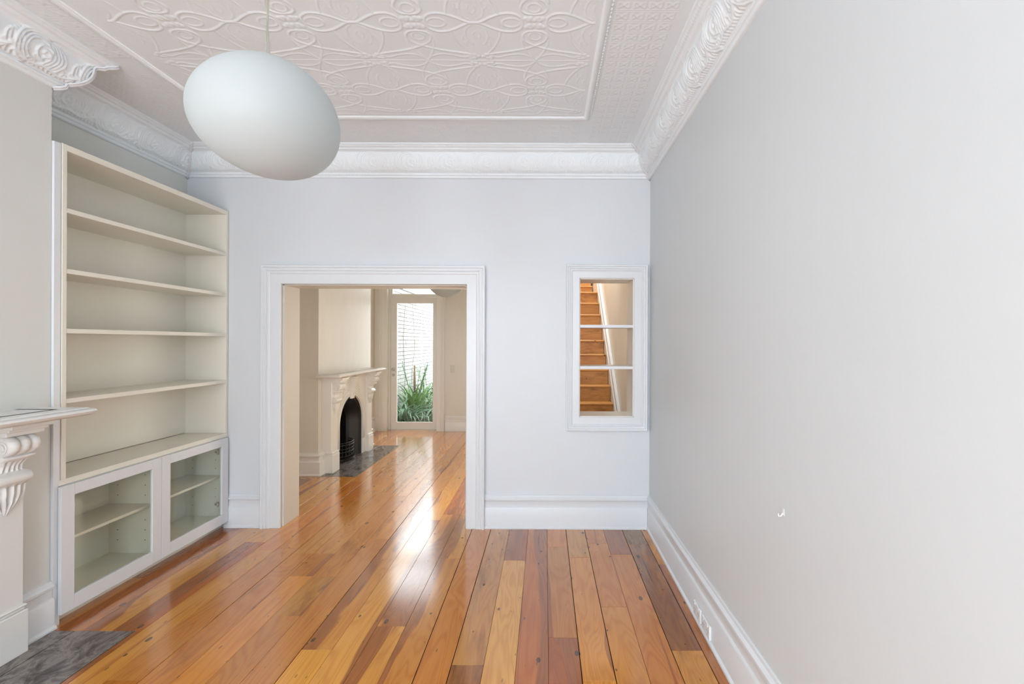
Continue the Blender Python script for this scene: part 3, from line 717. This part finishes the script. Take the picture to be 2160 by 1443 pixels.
# ------------------------------------------------------------------ fireplaces
def corbel(mb, x0, yc, w, z0, z1, out):
    """scroll bracket with flutes above and acanthus leaf below"""
    NZ, NY = 90, 33; T = np.linspace(0, 1, NZ)[:, None]; Y = np.linspace(-1, 1, NY)[None]
    key_t = [0,.05,.15,.28,.36, .38,.42,.46,.50,.53, .56,.62,.68, .70,.71,.74,.75, .77,.82,.88,.94,.98,1]
    key_x = [.06,.14,.24,.32,.32, .42,.55,.58,.52,.36, .30,.34,.50, .66,.74,.76,.62, .80,.98,1.04,.98,.80,.62]
    bx = np.interp(T, key_t, key_x)
    wd = np.interp(T, [0,.04,.12,.22,.34,.37,.40,.52,.55,.62,.70,.72,.75,.78,1], [.08,.24,.52,.84,.88,.96,1.1,1.1,.78,.72,.95,1.0,.96,1,1])
    top = np.clip((T-.755)*40, 0, 1); leaf = 1-np.clip((T-.36)*30, 0, 1); mid = (1-top)*(1-leaf)
    fl = top*.20*(np.abs(np.cos(Y*PI*1.5))**.6-1)
    rays = leaf*(.13*np.cos(Y*PI*4+0*T)*np.clip(T*6, .2, 1)-.16*Y**2)
    nk = mid*(.06*np.cos(Y*PI*5)*(np.abs(T-.62) < .08)-.08*Y**4)
    x = x0+out*np.clip(bx+fl+rays*.7+nk, .0, 2)
    y = yc+Y*w/2*wd; z = z0+(z1-z0)*T+0*Y
    edge = (np.abs(Y) > .999); 
    G = np.stack([x+0*Y, y, z], -1); mb.grid(G)
    for s in (0, -1):                                # sides
        a = G[:, s]; b_ = a.copy(); b_[:, 0] = x0-.002; mb.grid(np.stack([a, b_], 1), flip=(s == 0))
    a = G[-1]; b_ = a.copy(); b_[:, 0] = x0-.002; mb.grid(np.stack([a, b_], 0))
    # side roundel of the scroll
    for s in (-1, 1):
        for r in (.030, .017):
            zc, xc = z0+(z1-z0)*.86, x0+out*.52
            mb.tube([(xc+r*math.cos(q), yc+s*(w/2+.001), zc+r*math.sin(q)) for q in np.linspace(0, 2*PI, 20)], .004, 6)
    return mb
def fireplace(bx, cy, panel, shaft, plinth, shelf_d, shelf_h, ztop, half, ra, mat, label, grp):
    t = empty('fireplace', (bx, cy, 0), label, 'fireplace')
    X = lambda d: bx+d
    lw = .165
    # slab with pointed round arch
    zs = .49; ztopp = ztop-.10
    arc = [(cy-ra, 0)]+[(cy-ra*math.cos(a), zs+ra*math.sin(a)) for a in np.linspace(0, PI, 33)]+[(cy+ra, 0)]
    ol = [(cy+half-.02, 0), (cy+half-.02, ztopp), (cy-half+.02, ztopp), (cy-half+.02, 0)]
    f = MB()
    pts = arc; N = len(pts)
    # front face as strips between arch and outline, plus reveal
    outp = []
    for (y, z) in pts:
        if z <= zs+1e-6: outp.append((cy-half+.02 if y < cy else cy+half-.02, z))
        else:
            a = math.atan2(z-zs, y-cy); k = min((half-.02)/max(abs(math.cos(a)), 1e-6), (ztopp-zs)/max(math.sin(a), 1e-6)); outp.append((cy+k*math.cos(a), zs+k*math.sin(a)))
    for dd, lo in ((panel, True), ):
        Gf = np.array([[(X(dd), *p), (X(dd), *q)] for p, q in zip(pts, outp)]); f.grid(Gf)
        Gr = np.array([[(X(dd), *p), (X(-.02), *p)] for p in pts]); f.grid(Gr)
        Go = np.array([[(X(dd), *q), (X(0), *q)] for q in outp]); f.grid(Go)
    for s in (-1, 1):
        c = (cy+s*(half-.02), ztopp)
        i = min(range(N), key=lambda i: abs(outp[i][0]-c[0])+abs(outp[i][1]-c[1]))
        f.add([(X(panel), *outp[i]), (X(panel), *c), (X(panel), *outp[i+s*-1 if 0 <= i-s < N else i])], [(0, 1, 2)])
    f.build('surround', mat, t)
    am = MB()                                        # arch mouldings
    for r_, th in ((ra+.012, .010), (ra+.040, .006), (ra+.075, .005)):
        pp = [(X(panel+.002), cy-r_, .21)]+[(X(panel+.002), cy-r_*math.cos(a), zs+r_*math.sin(a)) for a in np.linspace(0, PI, 37)]+[(X(panel+.002), cy+r_, .21)]
        am.tube(pp, th, 8)
    am.build('arch_moulding', mat, t, smooth=True)
    for s in (-1, 1):                                # carved lines in the spandrels
        sp = MB()
        for k in range(4):
            r_ = ra+.10+k*.028; sp.tube([(X(panel+.001), cy+s*r_*math.cos(a), zs+r_*math.sin(a)) for a in np.linspace(.95+.06*k, 1.38, 9)], .006, 6)
        sp.tube([(X(panel), cy+s*(.10+.02*i*(1-i/9)), ztopp-.05-.012*i) for i in range(9)], .008, 6)
        sp.build('spandrel_carving', mat, t, smooth=True)['kind'] = 'stuff'
    for s in (-1, 1):
        yo = cy+s*half; yi = cy+s*(half-lw)
        ym = (yo+yi)/2
        p = MB().box(X(0), X(shaft), yi, yo, 0, ztopp, .003); 
        pl = p.build('pilaster', mat, t)
        q = MB().box(X(0), X(plinth), yi-s*.008, yo+s*.010, 0, .215, .003).box(X(0), X(plinth-.008), yi-s*.003, yo+s*.004, .215, .232, .006).box(X(0), X(plinth-.003), yi-s*.006, yo+s*.008, .232, .243, .004)
        q.build('plinth', mat, pl)
        c = MB(); corbel(c, X(shaft), ym, lw-.03, ztop-.50, ztop-.105, .115); c.build('corbel', mat, pl, auto=40)
        cap = MB()
        for i, (d, h0, h1, e) in enumerate(((.125, .100, .080, 0), (.140, .080, .066, .006), (.158, .066, .048, .012))):
            cap.box(X(0), X(shaft+d-.02), yi-s*e*.6, yo+s*(e), ztop-h0-.005, ztop-h1, .003)
        cap.build('capital', mat, pl)
    MB().box(X(0), X(panel+.012), cy-half+.01, cy+half-.01, ztop-.105, ztop-.07, .003).box(X(0), X(panel+.035), cy-half-.0, cy+half+.0, ztop-.07, ztop-.045, .006).build('frieze_moulding', mat, t)
    # keystone
    k = MB(); kz0, kz1 = zs+ra-.035, ztop-.07; NZ, NY = 24, 19; T = np.linspace(0, 1, NZ)[:, None]; Y = np.linspace(-1, 1, NY)[None]
    x = X(panel)+.012+.055*T**1.3+.012*np.abs(np.cos(Y*PI*1.5))*np.ones_like(T); x = np.where(np.abs(Y) > .99, X(panel)-.002, x)
    G = np.stack([x, cy+Y*(.045+.010*T), kz0+(kz1-kz0)*T+0*Y], -1); k.grid(G); k.build('keystone', mat, t, auto=45)
    # shelf with rounded nosing
    zt = ztop; yy0, yy1 = cy-shelf_h, cy+shelf_h; nz = [(0, zt-.045), (.0, zt)]
    pf = [(0, -.045), (-.075, -.045), (-.050, -.044), (-.020, -.036), (-.006, -.027), (0, -.018), (-.004, -.010), (-.016, -.004), (-.026, -.003), (-.028, 0), (-.2, 0)]
    m = MB(); pr = [(d, zt+h) for d, h in [(-.12, -.045), (-.045, -.045), (-.020, -.040), (-.006, -.030), (0, -.020), (-.004, -.011), (-.014, -.005), (-.024, -.004), (-.026, 0), (-.12, 0)]]
    m.sweep([(X(0), yy0), (X(shelf_d), yy0), (X(shelf_d), yy1), (X(0), yy1)], pr, XYZ, -1)
    m.box(X(0), X(shelf_d-.10), yy0+.10, yy1-.10, zt-.0455, zt)
    m.build('mantel_shelf', mat, t, auto=35)
    # cast iron insert
    i_ = MB(); xi = panel-.018
    def band(r0, r1, x0, x1, z0=0.0):
        A = [(-1, None)]+list(np.linspace(0, PI, 33))+[(1, None)]
        P0, P1 = [], []
        for r, L in ((r0, P0), (r1, P1)):
            L.append((cy-r, z0))
            for a in np.linspace(0, PI, 33): L.append((cy-r*math.cos(a), zs+r*math.sin(a)))
            L.append((cy+r, z0))
        i_.grid(np.array([[(X(x0), *p), (X(x1), *q)] for p, q in zip(P0, P1)]))
    band(ra+.004, ra-.012, xi-.004, xi+.008); band(ra-.012, ra-.020, xi+.008, xi-.004); band(ra-.020, ra-.045, xi-.004, xi-.012); band(ra-.045, ra-.055, xi-.012, xi+.0); band(ra-.055, ra-.065, xi, xi-.02); band(ra-.065, ra-.14, xi-.02, xi-.12); band(ra-.14, ra-.15, xi-.12, xi-.105); band(ra-.15, ra-.17, xi-.105, xi-.14); band(ra-.17, ra-.175, xi-.14, xi-.24)
    ir = i_.build('iron_arch', IRON, t, auto=30)
    bd = MB()
    for a in np.linspace(-.35, PI+.35, 50):
        r_ = ra-.032; y, z = (cy-r_*math.cos(a), zs+r_*math.sin(a)) if 0 <= a <= PI else (cy-r_*(1 if a < 0 else -1), zs-(abs(a) if a < 0 else a-PI)*1.2)
        bd.tube([(X(xi-.010), y, z), (X(xi-.004), y, z)], .0045, 6)
    bd.build('bead_rivets', IRON, t)['kind'] = 'stuff'
    MB().box(X(-.29), X(-.275), cy-.32, cy+.32, 0, .80).box(X(-.275), X(xi-.13), cy-.32, cy-.30, 0, .80).box(X(-.275), X(xi-.13), cy+.30, cy+.32, 0, .80).box(X(-.275), X(xi-.13), cy-.30, cy+.30, .78, .80).build('firebox', SOOT, t)
    # grate basket: bowed bars
    g = empty('grate', (X(xi-.06), cy, 0)); g.parent = t; g.location = (xi-.06, 0, 0)
    for kz, rr, bow in ((.070, .006, .11), (.125, .007, .12), (.165, .006, .115), (.215, .008, .125), (.245, .006, .12)):
        MB().tube([(X(xi-.10+bow*math.cos(a)), cy+.19*math.sin(a), kz) for a in np.linspace(-PI/2, PI/2, 21)], rr, 8).build('bar', IRON, g)
    up = MB()
    for a in np.linspace(-1.3, 1.3, 9): up.tube([(X(xi-.10+.115*math.cos(a)), cy+.19*math.sin(a), .06), (X(xi-.10+.120*math.cos(a)), cy+.19*math.sin(a), .25)], .0045, 6)
    up.build('upright', IRON, g)
    MB().prism([(X(xi-.13), cy-.2)]+[(X(xi-.10+.14*math.cos(a)), cy+.215*math.sin(a)) for a in np.linspace(-PI/2, PI/2, 21)]+[(X(xi-.13), cy+.2)], .02, .045, XYZ).build('ash_pan', IRON, g)
    return t
fireplace(BX, cy1, .045, .070, .086, .303, .77, 1.215, .63, .36, STONEP, 'white fireplace surround with scroll bracket, cut off at the left edge', None)
fireplace(CX, cy2, .090, .118, .140, .280, .775, 1.180, .63, .36, CREAMTRIM, 'cream arched fireplace surround with black cast iron grate in dining room', None)

# ------------------------------------------------------------------ glass garden door and transom
CPf = [(d*.93, h) for d, h in CP]
FF = lambda a, b, h: (a, Y2-h, b)
struct(MB().sweep([(DX0, 0), (DX0, DZ1), (DX1, DZ1), (DX1, 0)], CPf, FF, 1).build('trim_7', CREAMTRIM, auto=35))
struct(MB().box(XL2+.001, DX0-.13, Y2-.03, Y2, 0, DZ1+.1, .003).build('trim_8', CREAMTRIM))
yd = Y2+.10
struct(MB().box(DX0, DX0+.025, yd-.03, Y2+.2, 0, DZ1).box(DX1-.02, DX1, yd-.03, Y2+.2, 0, DZ1).box(DX0+.025, DX1-.02, yd-.025, yd+.05, 2.362, 2.405, .004).box(DX0+.025, DX1-.02, yd-.03, Y2+.2, DZ1-.03, DZ1).build('trim_9', CREAMTRIM))
w1 = struct(MB().box(DX0+.025, DX0+.055, yd, yd+.04, 2.405, DZ1-.03).box(DX1-.05, DX1-.02, yd, yd+.04, 2.405, DZ1-.03).box(DX0+.055, DX1-.05, yd, yd+.04, 2.405, 2.42).box(DX0+.055, DX1-.05, yd, yd+.04, DZ1-.06, DZ1-.03).build('window_1', CREAMTRIM))
MB().box(DX0+.055, DX1-.05, yd+.018, yd+.023, 2.42, DZ1-.06).build('pane', GLASS, w1)
d0, d1, dz0, dz1 = DX0+.03, DX1-.022, .008, 2.358; s = .103
dr = bpy.data.objects.new('door_1', None); dr.location = ((d0+d1)/2, yd, 0); COL.objects.link(dr); struct(dr, 'white framed full-height glass door to the garden')
MB().box(d0, d0+s, yd, yd+.04, dz0, dz1, .002).build('stile', CREAMTRIM, dr); MB().box(d1-s*.72, d1, yd, yd+.04, dz0, dz1, .002).build('stile', CREAMTRIM, dr)
MB().box(d0+s, d1-s*.72, yd, yd+.04, dz1-.105, dz1, .002).build('rail', CREAMTRIM, dr); MB().box(d0+s, d1-s*.72, yd, yd+.04, dz0, dz0+.125, .002).build('rail', CREAMTRIM, dr)
MB().box(d0+s-.005, d1-s*.72+.005, yd+.017, yd+.023, dz0+.12, dz1-.10).build('pane', GLASS, dr)
kn = (d0+.042, yd)
def disc(x, y0, y1, z, r, n=20): return MB().tube([(x, y0, z), (x, y0-.003 if y1 < y0 else y1, z), (x, y1, z)], [r, r, r*.85], n)
MB().tube([(kn[0], yd, 1.075), (kn[0], yd-.006, 1.075), (kn[0], yd-.03, 1.075), (kn[0], yd-.036, 1.075), (kn[0], yd-.055, 1.075)], [.028, .028, .010, .024, .020], 18).build('door_knob', STEEL, dr, auto=40)
MB().tube([(kn[0], yd, .975), (kn[0], yd-.010, .975)], [.026, .024], 18).box(kn[0]-.003, kn[0]+.003, yd-.022, yd-.009, .965, .985).build('door_lock', STEEL, dr)
struct(MB().box(DX0, DX1, yd-.03, Y2+.24, -.02, .006).build('trim_10', CREAMTRIM))
# garden window added out of view to brighten the dining room
w = MB()
for q in ((-1.30, -1.25, .6, 2.5), (-.65, -.60, .6, 2.5), (-1.25, -.65, .6, .66), (-1.25, -.65, 2.44, 2.5)): w.box(q[0], q[1], Y2+.1, Y2+.15, q[2], q[3])
w4 = struct(w.build('window_4', CREAMTRIM)); MB().box(-1.25, -.65, Y2+.12, Y2+.125, .66, 2.44).build('pane', GLASS, w4)
# light switch
sw = empty('light_switch', (-1.63, Y2, 1.09), 'cream double light switch on the far wall right of the glass door', 'switch')
MB().box(-1.663, -1.597, Y2-.012, Y2, 1.027, 1.153, .003).build('plate', simple('aged_plastic', (.72, .68, .58, 1), .4), sw)
for z in (1.072, 1.110): MB().box(-1.636, -1.624, Y2-.018, Y2-.011, z-.008, z+.008, .002).build('rocker', PLAST, sw)

# ------------------------------------------------------------------ power points and hook on the right wall
def gpo(yc, label):
    x = XR-.018; t = empty('power_socket', (x, yc, .03), label, 'power socket')
    MB().box(x-.012, x, yc-.0575, yc+.0575, .028, .103, .003).build('plate', PLAST, t)
    for dy in (-.030, .030):
        MB().box(x-.015, x-.011, yc+dy-.007, yc+dy+.007, .086, .096, .0015).build('switch', PLAST, t)
        sl = MB()
        for a, (py, pz) in ((.5, (-.008, .066)), (-.5, (.008, .066)), (0, (0, .050))):
            for i in range(1): sl.tube([(x-.0124, yc+dy+py-math.sin(a)*.005, pz-math.cos(a)*.005), (x-.0124, yc+dy+py+math.sin(a)*.005, pz+math.cos(a)*.005)], .0012, 4)
        sl.build('pin_slots', PLASTD, t)
gpo(2.545, 'white double power socket in the right baseboard, the one farther from viewer')
gpo(2.405, 'white double power socket in the right baseboard, the one nearer the viewer')
hk = empty('wall_hook', (XR, 1.68, .93), 'small clear plastic adhesive hook stuck low on right wall', 'hook')
MB().box(XR-.002, XR, 1.672, 1.686, .932, .958, .001).build('backplate', PLAST, hk)
MB().tube([(XR-.003, 1.679, .940), (XR-.010, 1.679, .930), (XR-.018, 1.679, .930), (XR-.020, 1.679, .940)], .0025, 6).build('hook_arm', PLAST, hk)

# ------------------------------------------------------------------ staircase seen through the hatch
st = empty('staircase', (.43, 5.07, 0), 'varnished timber staircase rising behind the wall hatch', 'staircase')
g_, r_, Ys, xt, xl = .2228, .2001, 5.738-3*.2228, .860, .003
yn = [(k, Ys+(k-1)*g_) for k in range(1, 13)]+[(13, 8.33), (14, 8.553), (15, 8.776)]
for k, y in yn:
    z = k*r_+.002; nxt = (8.33 if k == 12 else y+g_)
    o = MB().box(xl, xt, y, nxt+.03, z-.028, z, .009).build('tread', SWOOD, st); o.color = srgb(222, 166, 96); o['seed'] = k*2.3; o['heart'] = .15; o['stain'] = .3
    o = MB().box(xl, xt-.004, y+.022, y+.040, z-r_-.0, z-.028).build('riser', SWOOD, st); o.color = srgb(*R.choice([(214, 160, 96), (206, 154, 94), (220, 166, 100)])); o['seed'] = k*4.9+1; o['heart'] = .12; o['stain'] = R.uniform(.35, .55)
sl_ = r_/g_; zl = lambda y, o_: .8026+(y-5.738)*sl_+o_
ST = lambda a, b, h: (h, a, b)
MB().prism([(5.0, zl(5.0, -.35)), (7.75, zl(7.75, -.35)), (7.75, zl(7.75, .05)), (5.0, zl(5.0, .05))], .862, .898, ST).build('wall_string', CREAMTRIM, st)
for lo, hi, x in ((.05, .245, .872), (.235, .262, .862), (.05, .075, .864)):
    MB().prism([(5.0, zl(5.0, lo)), (7.72, zl(7.72, lo)), (7.72, zl(7.72, hi)), (5.0, zl(5.0, hi))], x, .898, ST).build('raked_skirting', TRIM, st)
MB().box(.875, .898, 7.72, 10.58, 2.2, 2.62).build('landing_skirting', CREAMTRIM, st)
MB().box(.003, .87, 9.0, 10.58, 2.95, 3.002).build('upper_landing', SWOOD, st).color = srgb(196, 124, 66)

# ------------------------------------------------------------------ garden
gd = struct(MB().box(-8, 6, Y2+.21, 24, -.25, -.12).build('ground_garden', SOIL))
XG = -3.2
gw = MB().box(XG-.30, XG-.006, Y2+.21, 22, -.12, 2.75).build('wall_garden', MORT); struct(gw, 'white painted brick garden wall')
V_, F_, n_ = [], [], 0
bx_ = [(0,0,0),(1,0,0),(1,1,0),(0,1,0),(0,0,1),(1,0,1),(1,1,1),(0,1,1)]; bxf = np.array([(0,3,2,1),(4,5,6,7),(0,1,5,4),(1,2,6,5),(2,3,7,6),(3,0,4,7)])
BV = np.array(bx_, float)
for c in range(33):
    z0 = -.11+c*.086
    for i in range(52):
        y0 = Y2+.3+i*.25+(c % 2)*.125
        p = R.uniform(0, .004); V_.append(BV*np.array([.012+p, .238, .074])+np.array([XG-.012, y0, z0])); F_.append(bxf+n_); n_ += 8
o = np_obj('brickwork', np.concatenate(V_), np.concatenate(F_), BRICKW, gw, False); o['kind'] = 'stuff'
def vine(pts, r, name, label):
    t = MB(); t.tube(crom(pts, 6), r, 6); o = t.build(name, BARK, smooth=True); tag(o, label, 'vine'); return o
def strap(mb, base, az, L, w, rise, droop, tw=0):
    n = 10; d = np.array([math.cos(az), math.sin(az), 0]); s_ = np.array([-d[1], d[0], 0]); p = np.array(base, float); rows = []
    el = rise
    for i in range(n+1):
        t = i/n; ww = w*math.sin(PI*min(1, .12+.88*(1-t))**.8)*.5 if t < 1 else .001
        ww = w*.5*(min(1, 3*t+.35))*(1-t**2.2)+.0008
        nrm = np.array([-math.sin(el)*d[0], -math.sin(el)*d[1], math.cos(el)])
        rows.append([p-s_*ww, p-nrm*ww*.25, p+s_*ww]); p = p+(d*math.cos(el)+np.array([0, 0, math.sin(el)]))*L/n; el -= droop/n*(.4+1.4*t)
    G = np.array(rows); mb.grid(G)
def clump(x, y, n, L, w, mat, label, seed, rise=1.25, dr=2.0, group='strappy garden plants beyond the glass door'):
    q = random.Random(seed); mb = MB()
    for i in range(n):
        strap(mb, (x+q.uniform(-.09, .09), y+q.uniform(-.09, .09), -.12), q.uniform(0, 2*PI), L*q.uniform(.65, 1.1), w*q.uniform(.7, 1.1), rise+q.uniform(-.35, .2), dr*q.uniform(.7, 1.2))
    mb.v = [(max(a, XG+.03), b, c) for a, b, c in mb.v]; o = mb.build('strap_leaf_plant', mat, smooth=True); tag(o, label, 'plant', group); return o
clump(-2.78, 9.05, 70, .95, .05, LEAF, 'dark green strap-leaved plant nearest the glass door, at left', 1, 1.2, 2.4)
clump(-2.45, 9.35, 60, .62, .03, LEAF3, 'low pale strap-leaved plant at the right of the glass door', 2, 1.0, 2.3)
clump(-2.80, 9.80, 60, 1.05, .055, LEAF2, 'bright green broad-leaved plant behind the nearest dark clump', 3, 1.35, 1.5)
clump(-2.60, 10.3, 90, .90, .032, LEAF3, 'grey-green grassy plant in the middle of the garden bed', 4, 1.15, 2.1)
clump(-2.95, 10.9, 70, 1.0, .04, LEAF, 'dark grassy plant against foot of brick wall', 5, 1.25, 1.9)
clump(-2.55, 11.4, 90, 1.0, .035, LEAF2, 'light green grassy plant at far right of garden bed', 6, 1.25, 1.8)
def stalk(x, y, h, n, label, seed, mat=LEAF2):
    q = random.Random(seed); t = empty('leafy_shrub', (x, y, -.12), label, 'plant'); s_ = MB(); l = MB()
    for k in range(n):
        az = q.uniform(0, 2*PI); top = (x+.28*math.cos(az), y+.28*math.sin(az), h*q.uniform(.75, 1)); pts = crom([(x, y, -.12), ((x*2+top[0])/3, (y*2+top[1])/3, h*.35), top], 6); s_.tube(pts, .006, 5)
        for i in range(6, len(pts)):
            for s in (0, PI): strap(l, pts[i], az+s+q.uniform(.6, 1.4), .17, .022, .5, 1.2)
    s_.build('stem', mat, t); l.v = [(max(a, XG+.03), b, c) for a, b, c in l.v]; l.build('foliage', mat, t, smooth=True); return t
clump(-2.30, 9.9, 70, .78, .028, LEAF3, 'wispy pale plant at the right edge of door glass', 7, 1.15, 2.0)
clump(-2.38, 10.9, 80, 1.0, .03, LEAF2, 'tall light green grass behind the wispy pale plant', 8, 1.3, 1.8)
stalk(-2.72, 10.6, 1.05, 9, 'tall narrow-leaved shrub against brick wall', 11)
stalk(-2.84, 9.9, 1.15, 7, 'small leafy shrub at left edge of door glass', 12, LEAF)
stalk(-2.50, 12.2, .95, 10, 'pale leafy shrub farthest down garden bed', 13, LEAF3)
q = random.Random(5)
vine([(XG+.02, 10.25, -.1), (XG+.03, 10.3, .8), (XG+.02, 10.2, 1.6), (XG+.02, 10.35, 2.5)], .005, 'climbing_vine', 'thin bare vine stem climbing the left of brick wall')
vine([(XG+.02, 11.0, -.1), (XG+.02, 10.9, .9), (XG+.03, 11.05, 1.5), (XG+.02, 10.85, 2.7)], .004, 'climbing_vine', 'thin bare vine stem climbing the middle of brick wall')
pst = MB().tube([(XG+.08, 10.95, -.1), (XG+.07, 10.93, .6), (XG+.06, 10.95, 1.0)], [.035, .03, .02], 10); tag(pst.build('tree_stump', BARK, smooth=True), 'brown cut stump standing against white brick wall', 'stump')
tw = MB()
for i in range(26):
    y = q.uniform(10.0, 11.6); z = q.uniform(1.1, 2.6); tw.tube(crom([(XG+.015, y, z), (XG+.02, y+q.uniform(-.15, .15), z+.15), (XG+.02, y+q.uniform(-.3, .3), z+.3)], 4), .002, 4)
o = tw.build('ivy_twigs', BARK); tag(o, 'web of bare ivy twigs over white brick wall', 'ivy', None, 'stuff')
